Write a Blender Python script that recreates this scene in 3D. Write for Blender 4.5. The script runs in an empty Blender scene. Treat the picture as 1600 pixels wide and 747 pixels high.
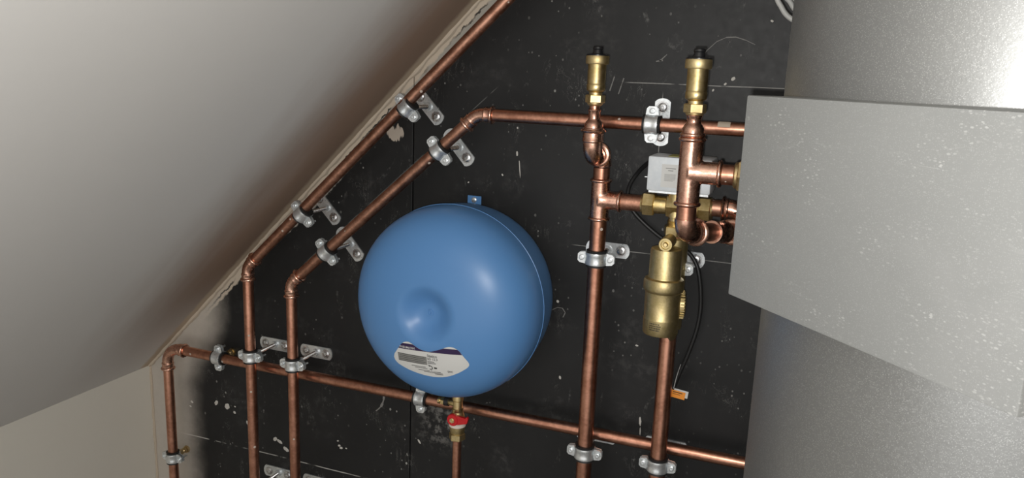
import bpy, bmesh, math, random
from mathutils import Vector, Matrix
random.seed(7)
PI = math.pi
scene = bpy.context.scene
C = scene.collection
V = Vector

# ---------------------------------------------------------------- camera, world, light, exposure
CAM = V((0.0, -1.38, 1.60))
right = V((0.9312, 0.3631, 0.0369)); up = V((-0.1087, 0.1794, 0.9782)); back = V((0.3484, -0.9143, 0.2065))
cd = bpy.data.cameras.new('camera'); cam = bpy.data.objects.new('camera', cd); C.objects.link(cam)
M = Matrix((right, up, back)).transposed().to_4x4(); M.translation = CAM
cam.matrix_world = M
cd.sensor_width = 36.0; cd.lens = 36.0 * 1231.0 / 1600.0; cd.clip_start = 0.02
scene.camera = cam

w = bpy.data.worlds.new('world'); scene.world = w; w.use_nodes = True
bgn = w.node_tree.nodes['Background']
bgn.inputs[0].default_value = (1.0, 0.975, 0.945, 1); bgn.inputs[1].default_value = 1.15

fl = bpy.data.lights.new('phone_flash', 'POINT'); fl.energy = 27.0; fl.shadow_soft_size = 0.006; fl.color = (1.0, 0.985, 0.96)
fo = bpy.data.objects.new('phone_flash', fl); C.objects.link(fo)
fo.location = CAM - right * 0.012 - up * 0.018
vs = scene.view_settings
vs.view_transform = 'Standard'; vs.look = 'None'; vs.gamma = 1.0; vs.use_curve_mapping = False
vs.exposure = 0.0

# ---------------------------------------------------------------- node helpers
class G:
    """small wrapper to write shader maths"""
    def __init__(s, name):
        s.m = bpy.data.materials.new(name); s.m.use_nodes = True
        s.t = s.m.node_tree; s.b = s.t.nodes['Principled BSDF']
    def n(s, typ, **kw):
        x = s.t.nodes.new(typ)
        for k, v in kw.items(): setattr(x, k, v)
        return x
    def link(s, a, b): s.t.links.new(a, b)
    def put(s, sock, v):
        if hasattr(v, 'is_linked') or hasattr(v, 'links'): s.link(v, sock)
        else: sock.default_value = v
    def math(s, op, a, b=0.0, c=None, clamp=False):
        x = s.n('ShaderNodeMath', operation=op); x.use_clamp = clamp
        s.put(x.inputs[0], a); s.put(x.inputs[1], b)
        if c is not None: s.put(x.inputs[2], c)
        return x.outputs[0]
    def step(s, v, a, b):            # smoothstep a..b
        x = s.n('ShaderNodeMapRange', interpolation_type='SMOOTHSTEP')
        s.put(x.inputs[0], v); s.put(x.inputs[1], a); s.put(x.inputs[2], b)
        return x.outputs[0]
    def pos(s):
        g = s.n('ShaderNodeNewGeometry'); q = s.n('ShaderNodeSeparateXYZ'); s.link(g.outputs['Position'], q.inputs[0])
        return g.outputs['Position'], q.outputs[0], q.outputs[1], q.outputs[2]
    def obj(s): return s.n('ShaderNodeTexCoord').outputs['Object']
    def scale(s, vec, sc, rot=(0, 0, 0)):
        x = s.n('ShaderNodeMapping'); s.link(vec, x.inputs[0]); x.inputs['Scale'].default_value = sc; x.inputs['Rotation'].default_value = rot
        return x.outputs[0]
    def noise(s, vec, sc, det=4, rough=.55, dist=0):
        x = s.n('ShaderNodeTexNoise'); s.link(vec, x.inputs['Vector'])
        x.inputs['Scale'].default_value = sc; x.inputs['Detail'].default_value = det; x.inputs['Roughness'].default_value = rough; x.inputs['Distortion'].default_value = dist
        return x.outputs[0]
    def voro(s, vec, sc):
        x = s.n('ShaderNodeTexVoronoi'); s.link(vec, x.inputs['Vector']); x.inputs['Scale'].default_value = sc
        q = s.n('ShaderNodeSeparateColor'); s.link(x.outputs['Color'], q.inputs[0])
        return x.outputs['Distance'], q.outputs[0], q.outputs[1]
    def mix(s, f, a, b):
        x = s.n('ShaderNodeMix', data_type='RGBA')
        s.put(x.inputs[0], f)
        for i, v in ((6, a), (7, b)):
            if isinstance(v, (tuple, list)): x.inputs[i].default_value = (*v[:3], 1)
            else: s.link(v, x.inputs[i])
        return x.outputs[2]
    def mul(s, *a):
        r = a[0]
        for b in a[1:]: r = s.math('MULTIPLY', r, b)
        return r
    def mx(s, *a):
        r = a[0]
        for b in a[1:]: r = s.math('MAXIMUM', r, b)
        return r
    def line(s, v, at, wd):          # 1 where |v-at| < wd
        d = s.math('ABSOLUTE', s.math('SUBTRACT', v, at))
        return s.math('SUBTRACT', 1.0, s.step(d, wd * .5, wd))
    def span(s, v, a, b, e=.01): return s.mul(s.step(v, a - e, a + e), s.math('SUBTRACT', 1.0, s.step(v, b - e, b + e)))
    def color(s, c): s.put(s.b.inputs['Base Color'], c if not isinstance(c, tuple) else (*c[:3], 1))
    def rough(s, r): s.put(s.b.inputs['Roughness'], r)
    def metal(s, v): s.b.inputs['Metallic'].default_value = v
    def bump(s, h, st=.3, d=.002):
        x = s.n('ShaderNodeBump'); x.inputs['Strength'].default_value = st; x.inputs['Distance'].default_value = d
        s.link(h, x.inputs['Height']); s.link(x.outputs[0], s.b.inputs['Normal'])

def simple(name, col, rough=.5, metal=0.0, spec=.5):
    g = G(name); g.color(col); g.rough(rough); g.metal(metal); g.b.inputs['Specular IOR Level'].default_value = spec
    return g.m

def metal(name, c1, c2, r0, r1, sc=30, spots=None, bumpst=0.0):
    g = G(name); v = g.pos()[0]
    n1 = g.noise(v, sc, 6, .65); n2 = g.noise(v, sc * 6, 3, .6)
    f = g.step(g.math('ADD', g.math('MULTIPLY', n1, .7), g.math('MULTIPLY', n2, .3)), .38, .62)
    c = g.mix(f, c1, c2)
    rr = g.math('MULTIPLY_ADD', n2, r1 - r0, r0)
    if spots:
        d, a, b = g.voro(v, 55)
        sm = g.mul(g.math('LESS_THAN', d, g.math('MULTIPLY', b, .16)), g.math('GREATER_THAN', a, .72))
        c = g.mix(sm, c, spots); g.link(g.math('SUBTRACT', 1.0, sm), g.b.inputs['Metallic'])
        rr = g.mx(rr, g.math('MULTIPLY', sm, .8))
    else: g.metal(1.0)
    g.color(c); g.rough(rr)
    if bumpst: g.bump(n2, bumpst, .0006)
    return g.m

MAT = {}
MAT['copper'] = metal('copper_tube', (.48, .225, .15), (.70, .36, .25), .24, .42, 28, spots=(.55, .47, .40))
MAT['copper_bright'] = metal('copper_fitting', (.66, .36, .265), (.86, .53, .40), .16, .36, 40, bumpst=.14)
MAT['copper_dull'] = metal('copper_weathered', (.38, .19, .125), (.62, .335, .235), .30, .54, 45, spots=(.55, .47, .40))
MAT['brass'] = metal('brass', (.66, .50, .22), (.82, .66, .35), .26, .42, 40)
MAT['brass_nut'] = metal('brass_nut', (.60, .46, .22), (.74, .60, .33), .40, .54, 50)
MAT['brass_cast'] = metal('brass_cast', (.50, .40, .19), (.64, .52, .28), .38, .54, 60, bumpst=.3)
MAT['brass_dull'] = metal('brass_dull', (.48, .36, .18), (.64, .50, .28), .35, .5, 60)
MAT['zinc'] = metal('zinc_plated_steel', (.68, .72, .735), (.88, .905, .915), .20, .42, 45)
MAT['zinc'].node_tree.nodes['Principled BSDF'].inputs['Metallic'].default_value = .8
MAT['steel'] = metal('threaded_steel', (.55, .56, .57), (.8, .8, .8), .2, .35, 80)
MAT['rubber'] = simple('black_rubber', (.012, .012, .012), .6)
MAT['plastic_black'] = simple('black_plastic', (.012, .012, .013), .3)
MAT['cable'] = simple('black_cable_sheath', (.014, .014, .014), .45)
MAT['cable_grey'] = simple('grey_cable_sheath', (.42, .42, .40), .5)
MAT['white'] = simple('white_print_stock', (.62, .62, .60), .5)
MAT['white_ring'] = simple('white_packing', (.70, .62, .55), .6)
MAT['red'] = simple('red_lever_plastic', (.50, .012, .016), .35)
MAT['orange'] = simple('orange_tag', (.85, .30, .03), .5)
MAT['ink'] = simple('black_ink', (.02, .02, .02), .6)
MAT['purple'] = simple('purple_ink', (.028, .012, .06), .45)
MAT['greyprint'] = simple('grey_print', (.22, .22, .21), .5)
MAT['yellow_sticker'] = simple('yellow_green_sticker', (.42, .40, .10), .5)
MAT['housing'] = metal('pale_housing', (.62, .66, .69), (.72, .75, .77), .42, .5, 20)
MAT['housing'].node_tree.nodes['Principled BSDF'].inputs['Metallic'].default_value = .25

def vessel_mat():
    g = G('blue_vessel_paint'); v = g.pos()[0]
    n = g.noise(v, 6, 3); g.color(g.mix(n, (.085, .22, .47), (.10, .25, .51)))
    g.rough(.36); g.b.inputs['Specular IOR Level'].default_value = .42
    g.bump(g.noise(v, 260, 2), .05, .0005)
    return g.m
MAT['blue'] = vessel_mat()

def grey_sheet(name, base, scratch, rough, metallic, spark=.2):
    g = G(name); v = g.pos()[0]
    n1 = g.noise(v, 7, 4); n2 = g.noise(v, 260, 2, .7); n3 = g.noise(v, 14, 3)
    c = g.mix(n1, tuple(x * .90 for x in base), tuple(x * 1.08 for x in base))
    # sparkle of the powder coat
    d0, a0, b0 = g.voro(v, 900)
    c = g.mix(g.mul(g.math('LESS_THAN', d0, .42), g.step(a0, .35, 1.0), spark), c, tuple(min(1, x * 2.0) for x in base))
    if scratch:
        # dried filler flecks: small elongated dots in drifts, with a few longer drag marks
        drift = g.step(g.noise(g.scale(v, (1, 1, 1.6)), 11, 3), .42, .66)
        d1, a1, b1 = g.voro(g.scale(v, (1, 1, 2.0), (0, .25, 0)), 240)
        m1 = g.mul(g.math('SUBTRACT', 1.0, g.step(d1, g.math('MULTIPLY', b1, .30), g.math('MULTIPLY', b1, .62))), g.step(a1, .15, .9), g.mx(drift, .12))
        n5 = g.noise(g.scale(v, (.45, .45, 3.4), (0, -.3, 0)), 60, 4, .7, .8)
        m2 = g.mul(g.step(n5, .60, .76), g.mx(drift, .2), .7)
        c = g.mix(g.mul(g.step(g.noise(v, 5, 4), .5, .7), .25 * scratch), c, (.34, .34, .335))
        c = g.mix(g.mul(g.mx(m1, m2), .55 * scratch), c, (.55, .55, .535))
    g.color(c); g.metal(metallic)
    g.rough(g.math('MULTIPLY_ADD', n2, .22, rough - .11))
    g.bump(n2, .18, .0006)
    return g.m
MAT['jacket'] = grey_sheet('grey_tank_jacket', (.34, .345, .34), .22, .46, .8, .5)
MAT['box'] = grey_sheet('grey_box_sheet', (.255, .26, .253), 1.0, .50, .12)

CEIL0 = (-1.455, .872); CS = 1.008            # slope foot (x, z) and rise per metre
def wall_mat():
    g = G('black_painted_board'); p, x, y, z = g.pos()
    nA = g.noise(p, 9, 5, .6); nB = g.noise(p, 60, 4, .6); nC = g.noise(p, 3.2, 4, .6)
    c = g.mix(g.step(nC, .35, .7), (.0098, .0101, .0103), (.0165, .0167, .017))
    # dusty haze and smudges
    c = g.mix(g.mul(g.step(nA, .50, .74), g.step(nB, .40, .7), .40), c, (.10, .098, .095))
    nD = g.noise(g.scale(p, (1.6, 1, .7), (0, .6, 0)), 16, 5, .7, 1.0)
    c = g.mix(g.mul(g.step(nD, .60, .74), g.step(g.noise(p, 120, 3), .42, .62), .40), c, (.22, .215, .205))
    # brushy scuffs
    nS = g.noise(g.scale(p, (1, 1, .35), (0, .5, 0)), 38, 6, .7, 1.4)
    thin = g.math('SUBTRACT', 1.0, g.step(g.math('ABSOLUTE', g.math('SUBTRACT', nS, .5)), .001, .006))
    c = g.mix(g.mul(thin, g.step(g.noise(p, 11, 3), .55, .67), .45), c, (.40, .39, .37))
    # plaster splashes
    spl = g.step(g.noise(p, 5.5, 3, .6), .46, .66)
    for sc, thr, sz, am in ((24, .90, .085, .8), (75, .80, .17, .6), (150, .80, .24, .4)):
        d, a, b = g.voro(g.scale(p, (1, 1, .8)), sc)
        d = g.math('ADD', d, g.math('MULTIPLY_ADD', nB, .08, -.04))
        c = g.mix(g.mul(g.math('LESS_THAN', d, g.math('MULTIPLY', b, sz)), g.math('GREATER_THAN', a, thr), g.mx(spl, .25) if sc < 30 else spl, am), c, (.55, .54, .51))
    # smudge of dried filler below the vessel
    sm = g.math('SQRT', g.math('ADD', g.math('POWER', g.math('SUBTRACT', x, -.665), 2.0), g.math('POWER', g.math('MULTIPLY', g.math('SUBTRACT', z, .885), .8), 2.0)))
    c = g.mix(g.mul(g.math('SUBTRACT', 1.0, g.step(sm, .01, .07)), g.step(nB, .46, .62), .5), c, (.30, .29, .27))
    # chalk setting-out lines
    wob = g.math('MULTIPLY_ADD', g.noise(p, 4, 2), .004, -.002)
    zz = g.math('ADD', z, wob); xx = g.math('ADD', x, wob)
    br = g.step(g.noise(p, 30, 3), .36, .52)
    L = g.mx(g.mul(g.line(zz, .712, .0016), g.span(x, -1.41, -.80, .03), 1.0),
             g.mul(g.line(zz, 1.591, .0011), g.span(x, -.32, .3), .6),
             g.mul(g.line(zz, 1.2905, .0010), g.span(x, -.40, -.10), .6),
             g.mul(g.line(xx, -.258, .0010), g.span(z, 1.465, 1.57), .7),
             g.mul(g.line(g.math('ADD', g.mul(x, .667), g.mul(z, -.745)), -1.549, .0010), g.span(x, -1.0, -.57), .25))
    c = g.mix(g.mul(L, br, .8), c, (.50, .49, .46))
    # plastered margin at the slope and soft-edged overspray in the corner
    u = g.math('MULTIPLY', g.math('SUBTRACT', g.math('MULTIPLY', g.math('ADD', x, -CEIL0[0]), CS), g.math('ADD', z, -CEIL0[1])), .705)
    un = g.math('ADD', u, g.math('MULTIPLY_ADD', nB, .016, -.008))
    upper = g.step(x, -1.12, -.98)
    edge = g.math('ADD', .022, g.mul(upper, .014))
    gr = g.math('SUBTRACT', 1.0, g.step(un, g.math('SUBTRACT', edge, .002), g.math('ADD', edge, .002)))
    strip = g.mix(g.mul(upper, g.step(un, .012, .016)), (.56, .48, .385), (.36, .34, .30))
    crk = g.mul(g.line(un, .0135, .0022), g.step(g.noise(p, 7, 4), .47, .56))
    strip = g.mix(crk, strip, (.03, .028, .025))
    c = g.mix(gr, c, strip)
    xe = g.math('ADD', g.math('MULTIPLY_ADD', g.step(z, .84, 1.0), .085, -1.335), g.math('MULTIPLY_ADD', nA, .06, -.03))
    ov = g.math('SUBTRACT', 1.0, g.step(x, g.math('SUBTRACT', xe, .055), g.math('ADD', xe, .05)))
    c = g.mix(ov, c, g.mix(nB, (.46, .42, .37), (.55, .505, .445)))
    # bare plaster dab beside the upper pipe
    dx = g.math('MULTIPLY', g.math('SUBTRACT', x, -.782), 1 / .018); dz = g.math('MULTIPLY', g.math('SUBTRACT', z, 1.474), 1 / .017)
    rr = g.math('ADD', g.math('ADD', g.math('POWER', dx, 2.0), g.math('POWER', dz, 2.0)), g.math('MULTIPLY_ADD', g.noise(g.scale(p, (1, 1, .25), (0, .4, 0)), 120, 2), 4.0, -2.0))
    c = g.mix(g.math('SUBTRACT', 1.0, g.step(rr, .75, 1.0)), c, (.46, .40, .335))
    g.color(c)
    g.rough(g.math('MULTIPLY_ADD', nB, .2, .42)); g.b.inputs['Specular IOR Level'].default_value = .35
    g.bump(g.math('ADD', nB, g.math('MULTIPLY', gr, 1.5)), .12, .001)
    return g.m
MAT['wall'] = wall_mat()

def plaster(name, c1, c2, brown_band=False):
    g = G(name); p, x, y, z = g.pos()
    n1 = g.noise(p, 2.2, 4); n2 = g.noise(p, 45, 4)
    c = g.mix(n1, c1, c2)
    if brown_band:    # brown band fading out from the junction with the board wall
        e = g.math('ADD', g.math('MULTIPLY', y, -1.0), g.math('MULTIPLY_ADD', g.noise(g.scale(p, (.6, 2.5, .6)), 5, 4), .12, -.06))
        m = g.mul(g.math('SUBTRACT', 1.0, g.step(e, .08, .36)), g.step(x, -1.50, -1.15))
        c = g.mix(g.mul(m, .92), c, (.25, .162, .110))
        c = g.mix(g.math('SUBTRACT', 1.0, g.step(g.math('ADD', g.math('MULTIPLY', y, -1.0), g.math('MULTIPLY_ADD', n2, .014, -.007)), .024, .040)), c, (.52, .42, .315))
    g.color(c); g.rough(.8); g.b.inputs['Specular IOR Level'].default_value = .2
    g.bump(n2, .12, .002)
    return g.m
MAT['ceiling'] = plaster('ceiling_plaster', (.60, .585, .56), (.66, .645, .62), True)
MAT['knee'] = plaster('knee_wall_plaster', (.63, .605, .54), (.71, .68, .61))
MAT['filler'] = plaster('filler_plaster', (.46, .385, .30), (.56, .48, .385))
MAT['floor'] = plaster('floor_concrete', (.20, .19, .18), (.26, .25, .24))

# ---------------------------------------------------------------- mesh helpers
class MB:
    def __init__(s): s.v = []; s.f = []
    def add(s, vs, fs):
        o = len(s.v); s.v += [V(a) for a in vs]; s.f += [[i + o for i in f] for f in fs]; return s
    def box(s, a, b):
        x0, y0, z0 = a; x1, y1, z1 = b
        return s.add([(x0,y0,z0),(x1,y0,z0),(x1,y1,z0),(x0,y1,z0),(x0,y0,z1),(x1,y0,z1),(x1,y1,z1),(x0,y1,z1)],
                     [(0,3,2,1),(4,5,6,7),(0,1,5,4),(1,2,6,5),(2,3,7,6),(3,0,4,7)])
    def sweep(s, pts, rad, seg=24, caps=True, phase=0):
        pts = [V(p) for p in pts]; n = len(pts)
        if not isinstance(rad, (list, tuple)): rad = [rad] * n
        tang = []
        for i in range(n):
            a = pts[max(i-1, 0)]; b = pts[min(i+1, n-1)]
            t = b - a
            if t.length < 1e-9: t = tang[-1] if tang else V((0,0,1))
            tang.append(t.normalized())
        t0 = tang[0]; ref = V((0,0,1)) if abs(t0.z) < .9 else V((1,0,0))
        nn = (ref - t0 * ref.dot(t0)).normalized(); rings = []
        for i in range(n):
            if i:
                nn = (nn - tang[i] * nn.dot(tang[i]))
                nn.normalize()
            bb = tang[i].cross(nn)
            rings.append([pts[i] + (nn * math.cos(2*PI*k/seg + phase) + bb * math.sin(2*PI*k/seg + phase)) * rad[i] for k in range(seg)])
        vs = [q for r in rings for q in r]; fs = []
        for i in range(n-1):
            for k in range(seg):
                k2 = (k+1) % seg
                fs.append((i*seg+k, i*seg+k2, (i+1)*seg+k2, (i+1)*seg+k))
        if caps: fs.append(tuple(range(seg-1, -1, -1))); fs.append(tuple((n-1)*seg+k for k in range(seg)))
        return s.add(vs, fs)
    def lathe(s, prof, org, axis, seg=32, phase=0):
        """prof: list of (distance along axis, radius)"""
        a = V(axis).normalized(); o = V(org)
        ref = V((0,0,1)) if abs(a.z) < .9 else V((1,0,0))
        nn = (ref - a * ref.dot(a)).normalized(); bb = a.cross(nn)
        vs = [o + a*h + (nn*math.cos(2*PI*k/seg+phase) + bb*math.sin(2*PI*k/seg+phase))*max(r, 1e-5) for h, r in prof for k in range(seg)]
        n = len(prof); fs = []
        for i in range(n-1):
            for k in range(seg):
                k2 = (k+1) % seg
                fs.append((i*seg+k, i*seg+k2, (i+1)*seg+k2, (i+1)*seg+k))
        fs.append(tuple(range(seg-1, -1, -1))); fs.append(tuple((n-1)*seg+k for k in range(seg)))
        return s.add(vs, fs)
    def hexa(s, org, axis, h0, h1, r, phase=0):
        c = r * .10
        return s.lathe([(h0, r - c), (h0 + c*.7, r), (h1 - c*.7, r), (h1, r - c)], org, axis, 6, phase)
    def prism(s, pts, d):
        """pts: outline (3D, planar); extruded by vector d"""
        n = len(pts); d = V(d); p = [V(q) for q in pts]
        return s.add(p + [q + d for q in p], [tuple(range(n-1, -1, -1)), tuple(range(n, 2*n))] + [(i, (i+1) % n, n + (i+1) % n, n + i) for i in range(n)])
    def build(s, name, mat, parent=None, smooth=True, bevel=0, ang=38, local=False):
        o0 = V((0,0,0))
        if parent is not None and not local: o0 = parent.get('_o', None); o0 = V(o0) if o0 is not None else V((0,0,0))
        me = bpy.data.meshes.new(name); me.from_pydata([tuple(q - o0) for q in s.v], [], s.f)
        bm = bmesh.new(); bm.from_mesh(me)
        bmesh.ops.recalc_face_normals(bm, faces=bm.faces)
        if bevel:
            ed = [e for e in bm.edges if len(e.link_faces) == 2 and e.calc_face_angle(0) > .6]
            bmesh.ops.bevel(bm, geom=ed, offset=bevel, segments=2, profile=.6, affect='EDGES', clamp_overlap=True)
        bm.to_mesh(me); bm.free()
        if smooth:
            me.shade_smooth(); me.set_sharp_from_angle(angle=math.radians(ang))
        me.materials.append(MAT[mat] if isinstance(mat, str) else mat)
        o = bpy.data.objects.new(name, me); C.objects.link(o)
        if parent is not None:
            o.parent = parent
            if not local and '_o' in parent: o['_o'] = tuple(o0)
        return o

def tag(o, label, cat, group=None, kind=None):
    if label: o['label'] = label
    if cat: o['category'] = cat
    if group: o['group'] = group
    if kind: o['kind'] = kind
    return o
def thing(name, label, cat, loc=(0,0,0), group=None, kind=None):
    o = bpy.data.objects.new(name, None); C.objects.link(o); o.location = loc; o['_o'] = tuple(loc)
    o.empty_display_size = .02
    return tag(o, label, cat, group, kind)
def struct(o): o['kind'] = 'structure'; return o

# ---------------------------------------------------------------- the room
SEAM = -.741
def cz(x): return CEIL0[1] + CS * (x - CEIL0[0])
XR = 1.25
wb = thing('wall_back', 'black painted board wall behind the pipes', None, (0, 0, 0), kind='structure')
def panel(x0, x1):
    m = MB(); m.prism([(x0, 0, 0), (x1, 0, 0), (x1, 0, cz(x1)), (x0, 0, cz(x0))], (0, .018, 0))
    return m.build('panel', 'wall', wb, False, .0012)
panel(CEIL0[0], SEAM - .0012); panel(SEAM + .0012, .479); panel(.481, XR)
m = MB(); m.prism([(CEIL0[0], .02, 0), (XR, .02, 0), (XR, .02, cz(XR)), (CEIL0[0], .02, cz(CEIL0[0]))], (0, .03, 0))
bk = m.build('backing', simple('dark_backing', (.01, .01, .01), .9), wb, False)

YN = -2.9
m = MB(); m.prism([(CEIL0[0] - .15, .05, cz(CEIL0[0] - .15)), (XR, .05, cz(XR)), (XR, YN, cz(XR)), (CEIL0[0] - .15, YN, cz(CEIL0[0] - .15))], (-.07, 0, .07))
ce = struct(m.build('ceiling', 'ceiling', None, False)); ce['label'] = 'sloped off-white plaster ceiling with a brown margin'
m = MB(); m.box((CEIL0[0] - .06, YN, 0), (CEIL0[0], .05, cz(CEIL0[0]) - .0005))
wl = struct(m.build('wall_left', 'knee', None, False)); wl['label'] = 'low beige plaster knee wall under the slope'
m = MB(); m.box((XR, YN, 0), (XR + .06, .05, cz(XR) + .05))  # out-of-view wall, added to keep ambient light off the right-hand side
wr = struct(m.build('wall_right_blocker', 'knee', None, False)); wr['label'] = 'unseen beige plaster wall added on the right to block ambient light'
m = MB(); m.box((CEIL0[0] - .06, YN, -.05), (XR, .05, 0))
fl_ = struct(m.build('floor', 'floor', None, False)); fl_['label'] = 'bare grey concrete attic floor'

# uneven filler bead along the slope / wall joint and down the corner
def bead(p0, p1, n, r, name, label):
    m = MB(); p0 = V(p0); p1 = V(p1); pts = []; rad = []
    for i in range(n + 1):
        t = i / n; q = p0.lerp(p1, t)
        pts.append(q + V((random.uniform(-1, 1), random.uniform(-.4, .4), random.uniform(-1, 1))) * .0012)
        rad.append(r * random.uniform(.7, 1.2))
    m.sweep(pts, rad, 8)
    return struct(m.build(name, 'filler', None))
d_ = V((1, 0, CS)).normalized()
bead(V((CEIL0[0], -.003, CEIL0[1])), V((CEIL0[0], -.003, CEIL0[1])) + d_ * 1.9, 150, .0065, 'trim_1', '')['label'] = 'rough beige filler bead along the sloped ceiling joint'
bead(V((CEIL0[0] + .001, -.001, .3)), V((CEIL0[0] + .001, -.001, CEIL0[1])), 40, .004, 'trim_2', '')['label'] = 'filler bead down the corner of the knee wall'

# dried plaster splashes and scuffs stuck to the boards: thin lumps (x, z, half width, half height, turn)
MAT['splash'] = simple('dried_plaster', (.55, .53, .49), .8); MAT['scuff'] = simple('grey_scuff', (.20, .195, .185), .8)
def lump(x, z, a, b, rot, mat='splash', name='plaster_splash'):
    m = MB(); n = 12; vv = []; ca, sa = math.cos(rot), math.sin(rot)
    for h, f in ((-.0002, 1.0), (-.0006, .8)):
        for k in range(n):
            q = 2 * PI * k / n; w_ = f * (1 + .22 * math.sin(2.0 * q + x * 40) + .10 * math.sin(5 * q + z * 60))
            u_, v_ = a * w_ * math.cos(q), b * w_ * math.sin(q)
            vv.append((x + u_ * ca - v_ * sa, h, z + u_ * sa + v_ * ca))
    m.add(vv, [tuple(range(n - 1, -1, -1)), tuple(range(n, 2 * n))] + [(k, (k + 1) % n, n + (k + 1) % n, n + k) for k in range(n)])
    return m.build(name, mat, wb)
for a_ in ((-.522, 1.4523, .0022, .004, 0), (-.5155, 1.424, .0012, .014, .1), (-.2545, .968, .0020, .010, 0), (-.253, .948, .0010, .009, 0), (-.719, .8273, .002, .006, .5),
           (-1.2259, .8081, .006, .0085, .3), (-1.2578, .811, .005, .006, 0), (-1.3313, .799, .004, .003, 0), (-1.3365, .787, .003, .0022, 0), (-1.205, .797, .003, .004, 0), (-1.203, .812, .002, .002, 0),
           (-1.0787, .7502, .007, .0045, -.6), (-1.091, .7539, .005, .0055, 0), (-1.0614, .7348, .007, .0055, -.5), (-1.168, .778, .004, .005, 0), (-.9132, .7703, .0035, .0035, 0), (-.918, .775, .003, .003, 0), (-.9214, .7855, .0022, .002, 0),
           (-.900, .772, .002, .002, 0), (-.4156, 1.0263, .002, .004, 0), (-.428, 1.178, .0022, .0035, 0), (-.1429, 1.6035, .003, .0035, 0), (-.155, 1.5945, .0022, .0022, 0), (-.174, 1.5835, .002, .002, 0), (-.0905, 1.697, .0022, .0022, 0), (-.2711, 1.1153, .0025, .002, 0),
           (-.523, 1.5, .0018, .0018, 0), (-.55, 1.41, .0018, .002, 0), (-.62, 1.39, .0016, .0016, 0)):
    lump(*a_)
def scuff(pts, r):
    m = MB(); q = [V((x, -.0002, z)) for x, z in pts]; q = [q[0].lerp(q[1], k / 4) for k in range(4)] + q[1:] if len(q) == 2 else q
    for a, b in zip(q, q[1:]):
        d_ = (b - a).normalized(); n_ = V((d_.z, 0, -d_.x)) * r * random.uniform(.5, 1.3)
        m.add([a - n_, b - n_, b + n_, a + n_], [(0, 1, 2, 3)])
    return m.build('scuff_mark', 'scuff', wb, False)
scuff([(-.8245, .876), (-.818, .882), (-.812, .889), (-.808, .897), (-.8055, .906), (-.805, .914)], .0022)
scuff([(-.203, 1.632), (-.190, 1.648), (-.1749, 1.6631), (-.160, 1.670), (-.1447, 1.6709), (-.128, 1.666), (-.113, 1.6593)], .0007)
scuff([(-.268, 1.628), (-.256, 1.640)], .0012); scuff([(-.274, 1.628), (-.262, 1.630)], .0009)
scuff([(-.446, 1.150), (-.438, 1.160), (-.428, 1.166), (-.418, 1.166), (-.412, 1.158), (-.416, 1.148)], .0007)
scuff([(-.345, 1.600), (-.352, 1.575)], .0012); scuff([(-.328, 1.598), (-.336, 1.570)], .0008)

# ---------------------------------------------------------------- pipes and fittings
def unit(a): return V(a).normalized()
def straight(parent, a, b, r, mat='copper', name='pipe'):
    m = MB(); a = V(a); b = V(b); n = max(2, int((b - a).length / .05)); m.sweep([a.lerp(b, i / n) for i in range(n + 1)], r, 28)
    return m.build(name, mat, parent)
def rim(prof, h, r):      # rolled bead of a press socket end
    return [(h - .0035, r * 1.10), (h - .0028, r * 1.22), (h - .0014, r * 1.27), (h, r * 1.25), (h + .0006, r * 1.14)]
def socket_pts(corner, dirv, T, soc, r):
    """distances from the corner outwards along dirv: list of (point, radius)"""
    out = [(T, r * 1.12), (T + .0010, r * 1.13), (T + .0018, r * 1.24), (T + .0030, r * 1.26), (T + .0042, r * 1.20)] if soc > .008 else [(T, r * 1.12)]
    e = T + soc
    if soc > .008: out += [(e - .0064, r * 1.19), (e - .0054, r * 1.36), (e - .0030, r * 1.48), (e - .0008, r * 1.38), (e, r * 1.15), (e, r * 1.0)]
    return [(V(corner) + dirv * d, q) for d, q in out]
def elbow(parent, corner, din, dout, r, R, soc=.018, name='elbow', mat='copper_bright', s_in=None, s_out=None):
    """bend from travelling direction din to dout; sockets on both ends (None length: soc, 0: plain)"""
    c = V(corner); din = unit(din); dout = unit(dout)
    th = din.angle(dout); T = R * math.tan(th / 2)
    s_in = soc if s_in is None else s_in; s_out = soc if s_out is None else s_out
    pr = []
    if s_in: pr += list(reversed(socket_pts(c, -din, T, s_in, r)))
    nrm = (dout - din * dout.dot(din)).normalized(); ctr = c - din * T + nrm * R
    k = max(6, int(th / .12))
    for i in range(k + 1):
        a = th * i / k
        pr.append((ctr + (din * math.sin(a) - nrm * math.cos(a)) * R, r * 1.12))
    if s_out: pr += socket_pts(c, dout, T, s_out, r)
    pts = [p for p, _ in pr]; rad = [q for _, q in pr]
    # drop doubled points but keep radius steps
    P2 = [pts[0]]; R2 = [rad[0]]
    for p, q in zip(pts[1:], rad[1:]):
        if (p - P2[-1]).length < 1e-6:
            p = p + (p - P2[-1] if (p - P2[-1]).length > 1e-9 else (P2[-1] - P2[-2]).normalized() * 1e-5 if len(P2) > 1 else din * 1e-5)
        P2.append(p); R2.append(q)
    m = MB(); m.sweep(P2, R2, 32)
    return m.build(name, mat, parent, ang=60), T + s_in, T + s_out

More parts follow.
